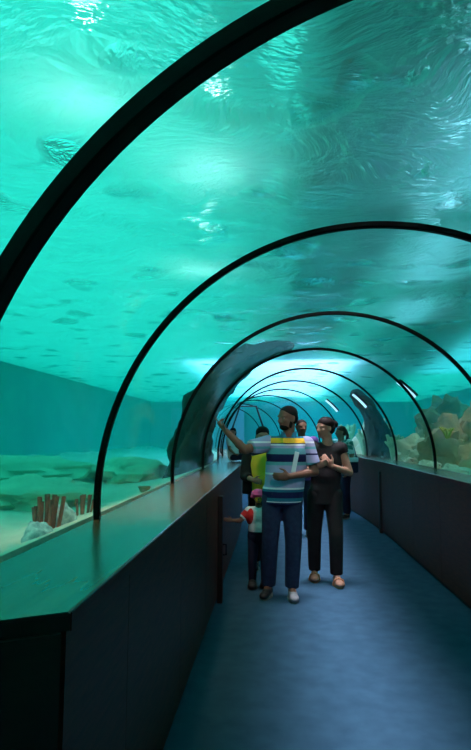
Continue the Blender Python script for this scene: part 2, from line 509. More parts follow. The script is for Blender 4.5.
# vase coral
root = thing('vase_coral', 'small tan vase shaped coral on sand behind left ledge, right of first thin arch', 'coral', (-1.64, 4.9, .93))
bm = bmesh.new(); n = 18; rows = []
for f, z in ((.02, 0), (.028, .02), (.022, .045), (.04, .075), (.055, .105), (.046, .108), (.03, .08)):
    rows.append([Vector((f * math.cos(2 * PI * k / n) * (1 + .1 * math.sin(6 * PI * k / n)), f * math.sin(2 * PI * k / n), z)) for k in range(n)])
sweep(bm, rows); mesh_obj('cup', bm, M['vase'], root, True)
bm = bmesh.new(); tube_bm(bm, [(0, 0, -.04), (0, 0, .004)], [.035, .022], 12); mesh_obj('stem', bm, M['vase'], root, True)

# branching corals
def branch_coral(name, loc, label, mat, n, h, r, seed, spread=.6, group=None):
    rnd = random.Random(seed)
    root = thing(name, label, 'coral', loc, group)
    for k in range(n):
        bm = bmesh.new()
        a = 2 * PI * k / n + rnd.uniform(-.3, .3); s = spread * rnd.uniform(.5, 1.)
        tip = Vector((math.cos(a) * s * h, math.sin(a) * s * h, h * rnd.uniform(.6, 1.)))
        mid = tip * .5 + Vector((0, 0, .08 * h))
        tube_bm(bm, [(0, 0, -.03), mid, tip], [r, r * .8, r * .45], 8)
        for q in range(2):
            d = Vector((rnd.uniform(-1, 1), rnd.uniform(-1, 1), 1.2)).normalized() * h * .4
            tube_bm(bm, [mid, mid + d * .6, mid + d], [r * .7, r * .55, r * .35], 6)
        mesh_obj('branch', bm, M[mat], root, True)
    return root
branch_coral('branching_coral', (2.05, 8.78, 1.46), 'bright yellow branching coral on brown rock at right edge', 'yellow', 6, .16, .022, 4, .9)
branch_coral('leafy_coral', (1.78 + cxy(10.9), 10.9, 1.08), 'green leafy coral nearest the fourth arch on the right bank', 'leafy', 9, .42, .05, 5, .5, 'green corals on the right bank')
branch_coral('leafy_coral', (1.80 + cxy(13.0), 13.1, 1.08), 'green leafy coral at the foot of the dark rock column on the right', 'leafy', 9, .55, .06, 6, .45, 'green corals on the right bank')
branch_coral('leafy_coral', (2.1 + cxy(15.5), 15.5, 1.05), 'farthest green leafy coral on the right bank near the last visible arches', 'leafy', 9, .8, .08, 7, .4, 'green corals on the right bank')

# glowing bars added outside the right acrylic to stand in for reflection streaks
def emit(name, col, e):
    m, nt, out = new_mat(name)
    em = N(nt, 'ShaderNodeEmission', Strength=e); em.inputs[0].default_value = (*col, 1)
    nt.links.new(em.outputs[0], out.inputs[0]); return m
M['bar'] = emit('streak_glow', (.38, .75, 1.), 1.5)
for y, a0, a1, l in ((7.75, 33, 43, 'nearest glowing bar standing in for a blue white reflection on right acrylic, above the coral rock'),
                     (11.0, 34, 46, 'middle glowing bar standing in for a blue white reflection on right acrylic, left of the dark rock column'),
                     (13.5, 35, 48, 'farthest glowing bar standing in for a blue white reflection on right acrylic, above the black dressed woman')):
    root = thing('reflection_streak', l, 'lamp', (0, 0, 0), 'reflection streaks on the right acrylic')
    for nm, mt, rad, rr in (('glowing_tube', 'bar', .022, 1.56), ('backing', 'rib', .018, 1.60)):
        bm = bmesh.new()
        tube_bm(bm, [Vector((cxy(y) + rr * math.cos(math.radians(a0 + (a1 - a0) * k / 6)), y + .22 * (k / 6 - .5), ZC + rr * math.sin(math.radians(a0 + (a1 - a0) * k / 6)))) for k in range(7)], rad, 8)
        mesh_obj(nm, bm, M[mt], root, True)
# ------------------------------------------------------------------ people
def skin_mat(name, a): return pbr(name, a, .55, spec=.35)
M['skin'] = skin_mat('skin', (.20, .10, .062)); M['skin_light'] = skin_mat('skin_light', (.34, .19, .125))
M['hair'] = pbr('black_hair', (.006, .005, .005), .7, (.012, .009, .008), 60., spec=.2)
M['hair_brown'] = pbr('brown_hair', (.10, .04, .02), .5, (.05, .02, .012), 60.)
M['eye'] = pbr('eye_white', (.4, .38, .36), .4); M['iris'] = pbr('iris', (.02, .012, .008), .3)
M['lips'] = pbr('lips', (.28, .09, .075), .5)
M['jeans'] = pbr('navy_jeans', (.012, .02, .06), .9, (.02, .032, .085), 30., bump=.3, bscale=14.)
M['black_cloth'] = pbr('black_cloth', (.006, .006, .007), .9, (.012, .011, .012), 12., bump=.3, bscale=12.)
M['yellow_cloth'] = pbr('yellow_cloth', (.95, .52, .03), .9)
M['white_cloth'] = pbr('white_cloth', (.75, .8, .82), .9)
M['green_print'] = pbr('printed_white_cloth', (.75, .8, .82), .9, (.05, .25, .22), 9., contrast=(.48, .54))
M['purple'] = pbr('purple_cloth', (.10, .05, .22), .9)
M['navy_cloth'] = pbr('navy_cloth', (.012, .016, .045), .9)
M['red_cloth'] = pbr('red_cloth', (.65, .02, .02), .9)
M['pink'] = pbr('pink_cloth', (.98, .13, .36), .85, (.9, .08, .3), 30.)
M['face_yellow'] = pbr('face_paint', (.95, .52, .06), .7)
M['shoe_grey'] = pbr('grey_shoe', (.32, .33, .36), .6); M['shoe_dark'] = pbr('dark_shoe', (.015, .015, .018), .5)
M['sole'] = pbr('sole', (.25, .25, .25), .7); M['sandal'] = pbr('tan_sandal', (.45, .20, .09), .6)

def stripes(name, bands):
    """cloth with horizontal bands: (height, colour) from the hem upwards"""
    m, nt, out = new_mat(name)
    b = N(nt, 'ShaderNodeBsdfPrincipled', Roughness=.85); b.inputs['Specular IOR Level'].default_value = .2
    tc = N(nt, 'ShaderNodeTexCoord'); sp = N(nt, 'ShaderNodeSeparateXYZ')
    nt.links.new(tc.outputs['Object'], sp.inputs[0])
    mr = N(nt, 'ShaderNodeMapRange'); mr.inputs['From Max'].default_value = 2.
    nt.links.new(sp.outputs['Z'], mr.inputs['Value'])
    rp = N(nt, 'ShaderNodeValToRGB'); rp.color_ramp.interpolation = 'CONSTANT'
    el = rp.color_ramp.elements
    el[0].position = 0; el[0].color = (*bands[0][1], 1)
    el.remove(el[1])
    for z, c in bands[1:]:
        e = el.new(z / 2.); e.color = (*c, 1)
    nt.links.new(mr.outputs[0], rp.inputs[0]); nt.links.new(rp.outputs[0], b.inputs['Base Color'])
    nz = N(nt, 'ShaderNodeTexNoise', Scale=12., Detail=3.); nt.links.new(tc.outputs['Object'], nz.inputs['Vector'])
    bp = N(nt, 'ShaderNodeBump', Strength=.35, Distance=.02); nt.links.new(nz.outputs[0], bp.inputs['Height']); nt.links.new(bp.outputs[0], b.inputs['Normal'])
    nt.links.new(b.outputs[0], out.inputs[0])
    return m
TEAL, YEL, WHI, LIL, NAV, AQ = (.02, .16, .24), (.85, .52, .04), (.72, .76, .78), (.36, .36, .55), (.012, .016, .075), (.12, .36, .40)
M['lilac_sleeve'] = stripes('lilac_sleeve', [(0, LIL), (1.20, AQ), (1.225, LIL), (1.29, NAV), (1.305, LIL), (1.345, AQ), (1.37, LIL), (1.405, WHI), (1.42, LIL), (1.45, LIL)])
M['girl_top'] = stripes('girl_top', [(0, (.02, .02, .05)), (.535, (.75, .72, .74))])
M['striped'] = stripes('striped_shirt', [(0, NAV), (.86, WHI), (.872, TEAL), (.905, NAV), (.955, TEAL), (.982, WHI), (1.0, LIL), (1.112, WHI), (1.128, LIL), (1.20, AQ), (1.232, NAV), (1.30, AQ), (1.352, LIL), (1.378, WHI), (1.396, NAV), (1.404, YEL), (1.447, TEAL), (1.50, TEAL)])

# --- solids to be fused into one continuous skin
def V(*a): return Vector(a)
def cone(bm, a, b, ra, rb, n=18, flat=True, sq=1., caps=(True, True)):
    """tapered limb from a to b, round ends unless flat"""
    a, b = Vector(a), Vector(b)
    d = b - a; L = d.length; d.normalize()
    q = d.to_track_quat('Z', 'Y').to_matrix().to_4x4()
    q.translation = a
    bmesh.ops.create_cone(bm, cap_ends=True, segments=n, radius1=ra, radius2=rb, depth=L, matrix=q @ Matrix.Translation((0, 0, L / 2)))
    if not flat:
        ball(bm, a, (ra,) * 3); ball(bm, b, (rb,) * 3)
def ball(bm, c, r, rot=None, u=18, v=12):
    m = Matrix.Translation(Vector(c))
    if rot is not None: m = m @ rot.to_4x4()
    m = m @ Matrix.Diagonal((*r, 1))
    top, bot = bm.verts.new(m @ Vector((0, 0, 1))), bm.verts.new(m @ Vector((0, 0, -1)))
    rings = [[bm.verts.new(m @ Vector((math.sin(PI * i / v) * math.cos(2 * PI * k / u), math.sin(PI * i / v) * math.sin(2 * PI * k / u), math.cos(PI * i / v)))) for k in range(u)] for i in range(1, v)]
    for k in range(u):
        j = (k + 1) % u
        bm.faces.new((top, rings[0][k], rings[0][j])); bm.faces.new((bot, rings[-1][j], rings[-1][k]))
        for p, q in zip(rings, rings[1:]): bm.faces.new((p[k], q[k], q[j], p[j]))
def chain(bm, pts, rads):
    for i in range(len(pts) - 1):
        cone(bm, pts[i], pts[i + 1], rads[i], rads[i + 1], flat=False)
def fuse(name, bm, mat, parent, voxel, smooth=3, loc=None):
    me = bpy.data.meshes.new('tmp'); bm.to_mesh(me); bm.free()
    o = bpy.data.objects.new('tmp', me); COL.objects.link(o)
    r = o.modifiers.new('r', 'REMESH'); r.mode = 'VOXEL'; r.voxel_size = voxel; r.use_smooth_shade = True
    if smooth:
        s = o.modifiers.new('s', 'SMOOTH'); s.iterations = smooth; s.factor = .5
    dg = bpy.context.evaluated_depsgraph_get()
    res = bpy.data.meshes.new_from_object(o.evaluated_get(dg))
    bpy.data.objects.remove(o); bpy.data.meshes.remove(me)
    res.name = name
    res.materials.clear(); res.materials.append(mat)
    for p in res.polygons: p.use_smooth = True
    ob = bpy.data.objects.new(name, res)
    if loc is not None: ob.location = loc
    return link(ob, parent)

def hand(bm, wrist, tip, thumb_dir, size, curl=.35, point=False):
    """palm and five bent fingers; tip = where the middle finger heads, thumb_dir = side of the thumb"""
    w = Vector(wrist); d = (Vector(tip) - w).normalized()
    t = Vector(thumb_dir); t = (t - d * t.dot(d)).normalized()
    nrm = d.cross(t).normalized()          # towards the palm side
    pal = .52 * size
    rot = Matrix((t, nrm, d)).transposed()
    ball(bm, w + d * pal * .52, (.225 * size, .10 * size, .36 * size), rot)
    for k, (off, ln) in enumerate(((.16, .40), (.055, .46), (-.05, .43), (-.145, .34))):
        c = curl if not (point and k == 0) else .05
        p = w + d * pal * .86 + t * off * size
        dirv = (d + t * off * .35).normalized()
        r0 = .052 * size
        pts, rr = [w + d * pal * .55 + t * off * size * .8, p], [r0, r0]
        ang = 0
        for s in (.45, .32, .23):
            ang += c * 1.5
            dv = dirv * math.cos(ang) + nrm * math.sin(ang)
            p = p + dv * ln * size * s; pts.append(p); rr.append(rr[-1] * .9)
        chain(bm, pts, rr)
    b0 = w + d * pal * .25 + t * .15 * size
    chain(bm, [b0, b0 + (d * .6 + t * .75) * .22 * size + nrm * .05 * size, b0 + (d * 1.1 + t * .75) * .33 * size + nrm * .09 * size], [.075 * size, .062 * size, .045 * size])

def head(bm, c, h, rot):
    """c = centre of the skull, h = head height; local -y is the face"""
    def L(x, y, z): return Vector(c) + rot @ Vector((x * h, y * h, z * h))
    def e(p, r): ball(bm, L(*p), tuple(q * h for q in r), rot)
    e((0, .06, .12), (.335, .40, .37))           # skull
    e((0, -.06, -.12), (.275, .30, .34))         # face
    e((0, -.17, -.36), (.155, .14, .12))         # chin
    e((.14, -.02, -.27), (.12, .2, .14)); e((-.14, -.02, -.27), (.12, .2, .14))   # jaw
    cone(bm, L(0, -.34, .05), L(0, -.415, -.14), .035 * h, .055 * h, flat=False)    # nose
    e((.05, -.36, -.15), (.04, .05, .035)); e((-.05, -.36, -.15), (.04, .05, .035))
    e((.13, -.305, .085), (.12, .05, .035)); e((-.13, -.305, .085), (.12, .05, .035))   # brows
    e((.17, -.25, -.09), (.09, .09, .07)); e((-.17, -.25, -.09), (.09, .09, .07))       # cheeks
    for s in (1, -1): e((.325 * s, .05, -.05), (.035, .08, .12))                    # ears
    return L
def face_parts(body, L, h, rot, parent, skin_eye=True):
    for s in (1, -1):
        bm = bmesh.new(); ball(bm, L(.125 * s, -.29, .01), (.048 * h, .03 * h, .02 * h), rot, 12, 8)
        ey = mesh_obj('eye', bm, M['eye'], body, True)
        bm = bmesh.new(); ball(bm, L(.125 * s, -.315, .01), (.026 * h, .02 * h, .026 * h), rot, 10, 8)
        mesh_obj('iris', bm, M['iris'], body, True)
    bm = bmesh.new(); ball(bm, L(0, -.335, -.24), (.10 * h, .03 * h, .032 * h), rot, 14, 8)
    mesh_obj('lips', bm, M['lips'], body, True)

def shoe(parent, heel, toe, mat, sole, size=.27, name='shoe'):
    a, b = Vector(heel), Vector(toe)
    bm = bmesh.new(); d = (b - a).normalized(); q = Matrix(((d.y, -d.x, 0), (-d.x, -d.y, 0), (0, 0, 1))).transposed()
    c = (a + b) / 2
    ball(bm, a + d * size * .16 + V(0, 0, .048), (.036, .045, .042), q); ball(bm, c + V(0, 0, .045), (.042, size * .36, .038), q)
    ball(bm, b - d * size * .2 + V(0, 0, .036), (.046, .075, .033), q)
    o = fuse(name, bm, M[mat], parent, .008, 2)
    bm = bmesh.new(); n = 20
    rows = [[c + q @ V((.047 if math.sin(2 * PI * k / n) < 0 else .05) * math.cos(2 * PI * k / n), size * .5 * math.sin(2 * PI * k / n), 0) + V(0, 0, z) for k in range(n)] for z in (0.0, .018)]
    sweep(bm, rows); mesh_obj('sole', bm, M[sole], o)
    return o

def person(loc, label, H, J, mats, hair='short', yaw=0., pitch=0., roll=0., voxel=.009, wide=1., hands=((-1, {}), (1, {})), eyes=True, sleeves='short', build=None, feet=True, shirt_len=.50, group=None):
    """J: local joints (metres). s = -1 image-left limb, +1 image-right limb."""
    k = H / 1.75
    root = thing('person', label, 'person', loc, group)
    hh = .235 * k
    rot = (Matrix.Rotation(yaw, 3, 'Z') @ Matrix.Rotation(pitch, 3, 'X') @ Matrix.Rotation(roll, 3, 'Y'))
    pel, chest, neck, hd = J['pelvis'], J['chest'], J['neck'], J['head']
    bm = bmesh.new()
    # trunk
    def trunk(bm, g=0., lo=True):
        w = wide * k
        tr = Matrix.Rotation(J.get('twist', 0.), 3, 'Z')
        up = (chest - pel)
        ball(bm, pel + V(0, 0, .02), (.165 * w + g, .115 * w + g, .13 * k + g), tr)
        ball(bm, pel + up * .45 + V(0, -.012, 0), (.150 * w + g, .112 * w + g, .17 * k + g), tr)
        ball(bm, pel + up * .9, (.175 * w + g, .115 * w + g, .19 * k + g), tr)
        for s in (-1, 1):
            cone(bm, chest + (J['sh'][s] - chest) * .25 + V(0, 0, .02), J['sh'][s], .085 * k + g, .058 * k + g, flat=False)
        if not g: cone(bm, chest + V(0, 0, .06 * k), neck, .085 * k, .058 * k, flat=False)
    trunk(bm)
    cone(bm, neck - V(0, 0, .03), hd + rot @ V(0, .03 * k, -.2 * hh), .056 * k, .052 * k, flat=False)
    L = head(bm, hd, hh, rot)
    for s in (-1, 1):
        chain(bm, [J['sh'][s], J['el'][s], J['wr'][s]], [.054 * k, .042 * k, .028 * k])
        mid = J['el'][s].lerp(J['wr'][s], .3); ball(bm, mid, (.043 * k,) * 3)
        if s in J['hand']:
            tip, th = J['hand'][s][:2]
            kw = J['hand'][s][2] if len(J['hand'][s]) > 2 else {}
            hand(bm, J['wr'][s], tip, th, .185 * k, **kw)
        hip, kn, an = J['hip'][s], J['kn'][s], J['an'][s]
        chain(bm, [hip, kn, an], [.085 * k, .055 * k, .036 * k])
        ball(bm, kn.lerp(an, .28) + V(0, .012, 0), (.056 * k, .058 * k, .09 * k))
        td = J['toe'][s] - V(an.x, an.y, J['toe'][s].z)
        chain(bm, [an, J['toe'][s] - td * .15 + V(0, 0, .035 * k)], [.036 * k, .028 * k])
    body = fuse('body', bm, M[mats['skin']], root, voxel, 2)
    if eyes: face_parts(body, L, hh, rot, root)
    # trousers
    bm = bmesh.new()
    tr = Matrix.Rotation(J.get('twist', 0.), 3, 'Z')
    ball(bm, pel + V(0, 0, .015), (.178 * wide * k, .132 * wide * k, .135 * k), tr)
    for s in (-1, 1):
        hip, kn, an = J['hip'][s], J['kn'][s], J['an'][s]
        cone(bm, hip, kn, .102 * k, .078 * k, flat=False)
        cone(bm, kn, kn.lerp(an, .98) + V(0, .006, 0), .078 * k, .066 * k)
    fuse('trousers', bm, M[mats['trousers']], root, voxel, 3)
    # top
    bm = bmesh.new()
    trunk(bm, .017)
    up = (chest - pel)
    hem = pel + V(0, 0, J.get('hem', -.03))
    rows = []; n = 26
    for (t, wx, wy) in ((0, .176, .134), (.25, .176, .135), (.5, .178, .134), (.8, .188, .128)):
        c = hem.lerp(chest, t); rows.append([c + tr @ V(wx * wide * k * math.cos(2 * PI * q / n), wy * wide * k * math.sin(2 * PI * q / n), 0) for q in range(n)])
    sweep(bm, rows)
    if sleeves:
        f = {'short': .68, 'long': .0, 'none': .0}.get(sleeves)
        for s in (-1, 1):
            a, b = J['sh'][s], J['el'][s]
            if sleeves == 'short': cone(bm, a, a.lerp(b, .72), .074 * k, .07 * k); ball(bm, a, (.074 * k,) * 3)
            elif sleeves == 'cap': cone(bm, a, a.lerp(b, .22), .074 * k, .066 * k)
            elif sleeves == 'long':
                cone(bm, a, b, .072 * k, .06 * k, flat=False); cone(bm, b, b.lerp(J['wr'][s], .93), .06 * k, .044 * k)
    top = fuse(mats.get('topname', 'shirt'), bm, M[mats['top']], root, voxel, 3)
    # hair
    bm = bmesh.new()
    def hb(p, r): ball(bm, L(*p), tuple(q * hh for q in r), rot, 24, 16)
    if hair == 'short':
        hb((0, .10, .20), (.352, .40, .325)); hb((0, .22, .02), (.325, .28, .3))
    elif hair == 'bun':
        hb((0, .10, .20), (.365, .42, .33)); hb((0, .24, .0), (.345, .3, .34)); hb((0, .60, .16), (.20, .19, .19))
    elif hair == 'ponytail':
        hb((0, .10, .20), (.365, .42, .33)); hb((0, .24, .0), (.345, .3, .34))
        cone(bm, L(0, .50, .15), L(0, .62, -.35), .12 * hh, .15 * hh, flat=False); cone(bm, L(0, .62, -.35), L(0, .55, -.85), .15 * hh, .05 * hh, flat=False)
    elif hair == 'long':
        hb((0, .10, .20), (.37, .43, .34)); hb((0, .22, -.1), (.38, .3, .5)); hb((0, .24, -.5), (.34, .2, .34))
    fuse('hair', bm, M[mats.get('hair', 'hair')], root, voxel, 2)
    if feet:
        for s in (-1, 1):
            an, toe = J['an'][s], J['toe'][s]
            d = V(toe.x - an.x, toe.y - an.y, 0).normalized()
            z = toe.z
            shoe(root, V(an.x, an.y, z) - d * .06 * k, V(an.x, an.y, z) + d * .2 * k, *mats['shoe'][s], size=.26 * k, name=mats.get('shoename', 'shoe'))
    return root, L, hh, rot, body, top

# 1. man pointing
J = dict(pelvis=V(.0, .0, .93), chest=V(.055, -.005, 1.33), neck=V(.062, -.02, 1.50), head=V(.045, -.045, 1.635), twist=.0,
         sh={-1: V(-.135, -.02, 1.40), 1: V(.225, .0, 1.395)}, el={-1: V(-.345, -.17, 1.345), 1: V(.30, -.02, 1.14)},
         wr={-1: V(-.515, -.20, 1.515), 1: V(.065, -.20, 1.11)},
         hand={-1: (V(-.62, -.22, 1.62), V(-.3, -.6, .5), dict(curl=.6, point=True)), 1: (V(-.15, -.24, 1.10), V(0, -.15, 1), dict(curl=.22))},
         hip={-1: V(-.09, .0, .90), 1: V(.09, 0, .90)}, kn={-1: V(-.115, -.02, .50), 1: V(.10, -.03, .50)}, an={-1: V(-.13, .06, .085), 1: V(.085, .0, .085)},
         toe={-1: V(-.17, -.10, 0), 1: V(.10, -.17, 0)}, hem=-.085)
rt, L, hh, rot, body, top = person((-.455, 5.45, 0), 'man in striped polo shirt and dark jeans, pointing up at the glass', 1.75, J,
       dict(skin='skin', trousers='jeans', top='striped', topname='striped_shirt', shoe={-1: ('shoe_dark', 'sole'), 1: ('shoe_grey', 'sole')}), 'short', yaw=-.85, pitch=.02, wide=1.06, sleeves=None)
for s in (-1, 1):
    bm = bmesh.new(); a, b2 = J['sh'][s], J['el'][s]
    cone(bm, a, a.lerp(b2, .74), .079, .076); ball(bm, a, (.079,) * 3)
    fuse('sleeve', bm, M['lilac_sleeve'], rt, .009, 3)
bm = bmesh.new()                     # beard shadow and moustache
ball(bm, L(0, -.13, -.33), (.21 * hh, .215 * hh, .155 * hh), rot); ball(bm, L(0, -.34, -.195), (.10 * hh, .035 * hh, .022 * hh), rot)
ball(bm, L(.24, -.02, -.2), (.05 * hh, .1 * hh, .2 * hh), rot); ball(bm, L(-.24, -.02, -.2), (.05 * hh, .1 * hh, .2 * hh), rot)
fuse('beard', bm, M['hair'], rt, .007, 2)
bm = bmesh.new()
for s, x in ((-1, -.035), (1, .035)): sweep(bm, [[V(.06, -.14, 1.41), V(.06 + x, -.125, 1.50), V(.06 + x * 2.2, -.10, 1.515), V(.06 + x * 1.6, -.15, 1.41)], [V(.06, -.15, 1.41), V(.06 + x, -.135, 1.50), V(.06 + x * 2.2, -.11, 1.522), V(.06 + x * 1.6, -.16, 1.41)]])
mesh_obj('collar', bm, M['striped'], rt)
# the pale strip at his chest
b = box((-.02, -.006, -.095), (.02, .006, .095), .003)
o = mesh_obj('map_leaflet', b, M['white_cloth'], None, loc=(-.455 + .115, 5.45 - .168, 1.235)); o.rotation_euler = (.03, .2, .15)
tag(o, 'narrow pale folded leaflet upright against the striped shirt', 'leaflet')

# 2. woman in black
J = dict(pelvis=V(.0, .0, .90), chest=V(.025, .0, 1.26), neck=V(.03, -.02, 1.42), head=V(.0, -.04, 1.555), twist=.1,
         sh={-1: V(-.12, -.01, 1.345), 1: V(.17, .0, 1.345)}, el={-1: V(-.19, -.06, 1.08), 1: V(.25, -.03, 1.10)},
         wr={-1: V(-.10, -.2, 1.17), 1: V(.06, -.19, 1.17)},
         hand={-1: (V(.02, -.22, 1.22), V(0, -.1, 1), dict(curl=.3)), 1: (V(-.03, -.2, 1.26), V(-.1, -.2, 1), dict(curl=.25))},
         hip={-1: V(-.085, .0, .87), 1: V(.085, 0, .87)}, kn={-1: V(-.11, .03, .48), 1: V(.10, -.09, .48)}, an={-1: V(-.105, .12, .085), 1: V(.10, -.08, .085)},
         toe={-1: V(-.115, -.03, 0), 1: V(.115, -.24, 0)}, hem=-.12)
rt, L, hh, rot, body, top = person((-.01, 6.05, 0), 'woman in black sleeveless top and black trousers, hand raised to her chest', 1.67, J,
       dict(skin='skin_light', trousers='black_cloth', top='black_cloth', topname='top', shoe={-1: ('skin_light', 'sandal'), 1: ('skin_light', 'sandal')}, shoename='foot'), 'bun', yaw=-.95, pitch=.04, wide=.9, sleeves='cap')
for s in (-1, 1):
    an = J['an'][s]; bm = bmesh.new()
    c = V(an.x, an.y, 0) + (J['toe'][s] - V(an.x, an.y, 0)).normalized() * .10
    tube_bm(bm, [c + V(-.052, 0, .01), c + V(-.04, -.005, .06), c + V(0, -.01, .082), c + V(.04, -.005, .06), c + V(.052, 0, .01)], .012, 8)
    mesh_obj('sandal_strap', bm, M['sandal'], rt, True)

# 3. little girl
J = dict(pelvis=V(.0, .0, .47), chest=V(.0, .0, .68), neck=V(-.0, -.01, .77), head=V(-.005, -.02, .865),
         sh={-1: V(-.095, -.0, .725), 1: V(.095, .0, .725)}, el={-1: V(-.185, -.03, .635), 1: V(.14, .0, .58)},
         wr={-1: V(-.255, -.08, .645), 1: V(.13, -.06, .45)},
         hand={-1: (V(-.36, -.12, .66), V(0, -.1, 1), dict(curl=.15)), 1: (V(.13, -.08, .35), V(0, -1, 0), {})},
         hip={-1: V(-.05, .0, .45), 1: V(.05, 0, .45)}, kn={-1: V(-.06, -.03, .25), 1: V(.06, .0, .25)}, an={-1: V(-.06, .0, .05), 1: V(.06, .04, .05)},
         toe={-1: V(-.06, -.1, 0), 1: V(.06, -.06, 0)}, hem=.02)
rt, L, hh, rot, body, top = person((-.685, 5.78, 0), 'small girl in red and white top with pink hat, hand out to the left counter', 1.0, J,
       dict(skin='skin', trousers='navy_cloth', top='girl_top', topname='top', shoe={-1: ('shoe_dark', 'sole'), 1: ('shoe_dark', 'sole')}), 'bun', yaw=.1, voxel=.006)
bm = bmesh.new()
for s in (-1, 1):
    a, b2 = J['sh'][s], J['el'][s]
    cone(bm, a, a.lerp(b2, .6), .046, .044); ball(bm, a, (.047,) * 3)
    ball(bm, V(.075 * s, 0, .68), (.055, .085, .09))
fuse('red_sleeves', bm, M['red_cloth'], rt, .006, 2)
bm = bmesh.new(); ball(bm, L(0, -.175, -.10), (.245 * hh * 1.05, .225 * hh, .31 * hh), rot)
bmesh.ops.bisect_plane(bm, geom=bm.verts[:] + bm.edges[:] + bm.faces[:], plane_co=L(0, -.235, 0), plane_no=rot @ V(0, 1, 0), clear_outer=True)
mesh_obj('face_paint', bm, M['face_yellow'], rt, True)['label'] = 'yellow painted face'
for s in (-1, 1):
    bm = bmesh.new(); ball(bm, L(.115 * s, -.385, .0), (.05 * hh, .02 * hh, .045 * hh), rot, 12, 8); mesh_obj('eye_marking', bm, M['iris'], rt, True)
bm = bmesh.new(); ball(bm, L(0, -.405, -.25), (.10 * hh, .02 * hh, .035 * hh), rot, 12, 8); mesh_obj('mouth_marking', bm, M['lips'], rt, True)
hat = bmesh.new()
ball(hat, L(0, .06, .26), (.52 * hh, .52 * hh, .36 * hh), rot); ball(hat, L(0, -.28, .22), (.42 * hh, .26 * hh, .09 * hh), rot)
ball(hat, L(-.42, .0, .06), (.16 * hh, .2 * hh, .12 * hh), rot); ball(hat, L(.42, .0, .06), (.16 * hh, .2 * hh, .12 * hh), rot)
fuse('hat', hat, M['pink'], rt, .006, 2)

# the others behind
def standing(H, lean=0., stance=.09, turn=0.):
    k = H / 1.75; q = Matrix.Rotation(turn, 3, 'Z')
    def P(x, y, z): return q @ V(x * k, y * k, z * k)
    return dict(pelvis=P(0, 0, .93), chest=P(0, -.02, 1.31), neck=P(0, -.035, 1.49), head=P(0, -.05, 1.625), twist=turn,
                sh={-1: P(-.185, -.0, 1.42), 1: P(.185, .0, 1.42)}, el={-1: P(-.235, .02, 1.13), 1: P(.235, .02, 1.13)},
                wr={-1: P(-.22, -.10, .90), 1: P(.22, -.10, .90)},
                hand={-1: (P(-.21, -.15, .74), P(0, -1, 0)), 1: (P(.21, -.15, .74), P(0, -1, 0))},
                hip={-1: P(-.09, 0, .90), 1: P(.09, 0, .90)}, kn={-1: P(-.095, -.02, .50), 1: P(.095, -.02, .50)}, an={-1: P(-stance, .02, .085), 1: P(stance, .02, .085)},
                toe={-1: P(-stance - .01, -.14, 0), 1: P(stance + .01, -.14, 0)}, hem=-.10 * k)
dk = {-1: ('shoe_dark', 'sole'), 1: ('shoe_dark', 'sole')}
# 4. woman in yellow behind the man: left arm of the picture bent forward
J = standing(1.58)
J['el'][-1] = V(-.20, -.05, 1.02); J['wr'][-1] = V(-.10, -.22, .99); J['hand'][-1] = (V(-.0, -.26, .97), V(0, -.1, 1))
rt, L, hh, rot, body, top = person((-.66, 6.55, 0), 'woman in yellow top and dark open jacket, behind the man in stripes', 1.58, J,
       dict(skin='skin_light', trousers='black_cloth', top='yellow_cloth', topname='top', shoe=dk), 'long', yaw=.15, voxel=.011, wide=.95, sleeves='cap')
bm = bmesh.new()
for s in (-1, 1):
    cone(bm, J['sh'][s], J['el'][s], .068, .058, flat=False); cone(bm, J['el'][s], J['el'][s].lerp(J['wr'][s], .55), .056, .05)
    cone(bm, V(.135 * s, .0, 1.27), V(.15 * s, .0, .82), .085, .085)
ball(bm, V(0, .09, 1.2), (.17, .06, .2)); ball(bm, V(0, .10, .95), (.17, .06, .2))
fuse('jacket', bm, M['black_cloth'], rt, .011, 3)
# 5. man far behind between the couple
J = standing(1.72)
person((-.12, 8.7, 0), 'man with short black hair in purple shirt, seen between the couple', 1.72, J,
       dict(skin='skin', trousers='navy_cloth', top='purple', topname='shirt', shoe=dk), 'short', yaw=.3, voxel=.013)
# 6. woman at the right wall with ponytail
J = standing(1.66, turn=-.9)
rt, L, hh, rot, body, top = person((.70, 10.6, 0), 'woman in white top with ponytail and dark bag, by the right counter', 1.66, J,
       dict(skin='skin_light', trousers='navy_cloth', top='green_print', topname='top', shoe=dk, hair='hair_brown'), 'ponytail', yaw=-1.3, voxel=.013, wide=.92)
root = thing('shoulder_bag', 'dark navy shoulder bag hanging at the hip of the ponytailed woman', 'bag', (.70 + .13, 10.6 - .2, .98))
bm = bmesh.new(); add_box(bm, (-.12, -.05, -.16), (.12, .05, .10), .03); mesh_obj('pouch', bm, M['navy_cloth'], root)
mesh_obj('flap', box((-.122, -.056, .03), (.122, .052, .108), .012), M['white_cloth'], root)['label'] = 'white flap'
bm = bmesh.new(); tube_bm(bm, [V(-.11, 0, .08), V(-.09, .04, .3), V(-.06, .14, .46), V(.0, .18, .44), V(.06, .14, .3), V(.11, 0, .08)], .014, 8); mesh_obj('strap', bm, M['navy_cloth'], root, True)
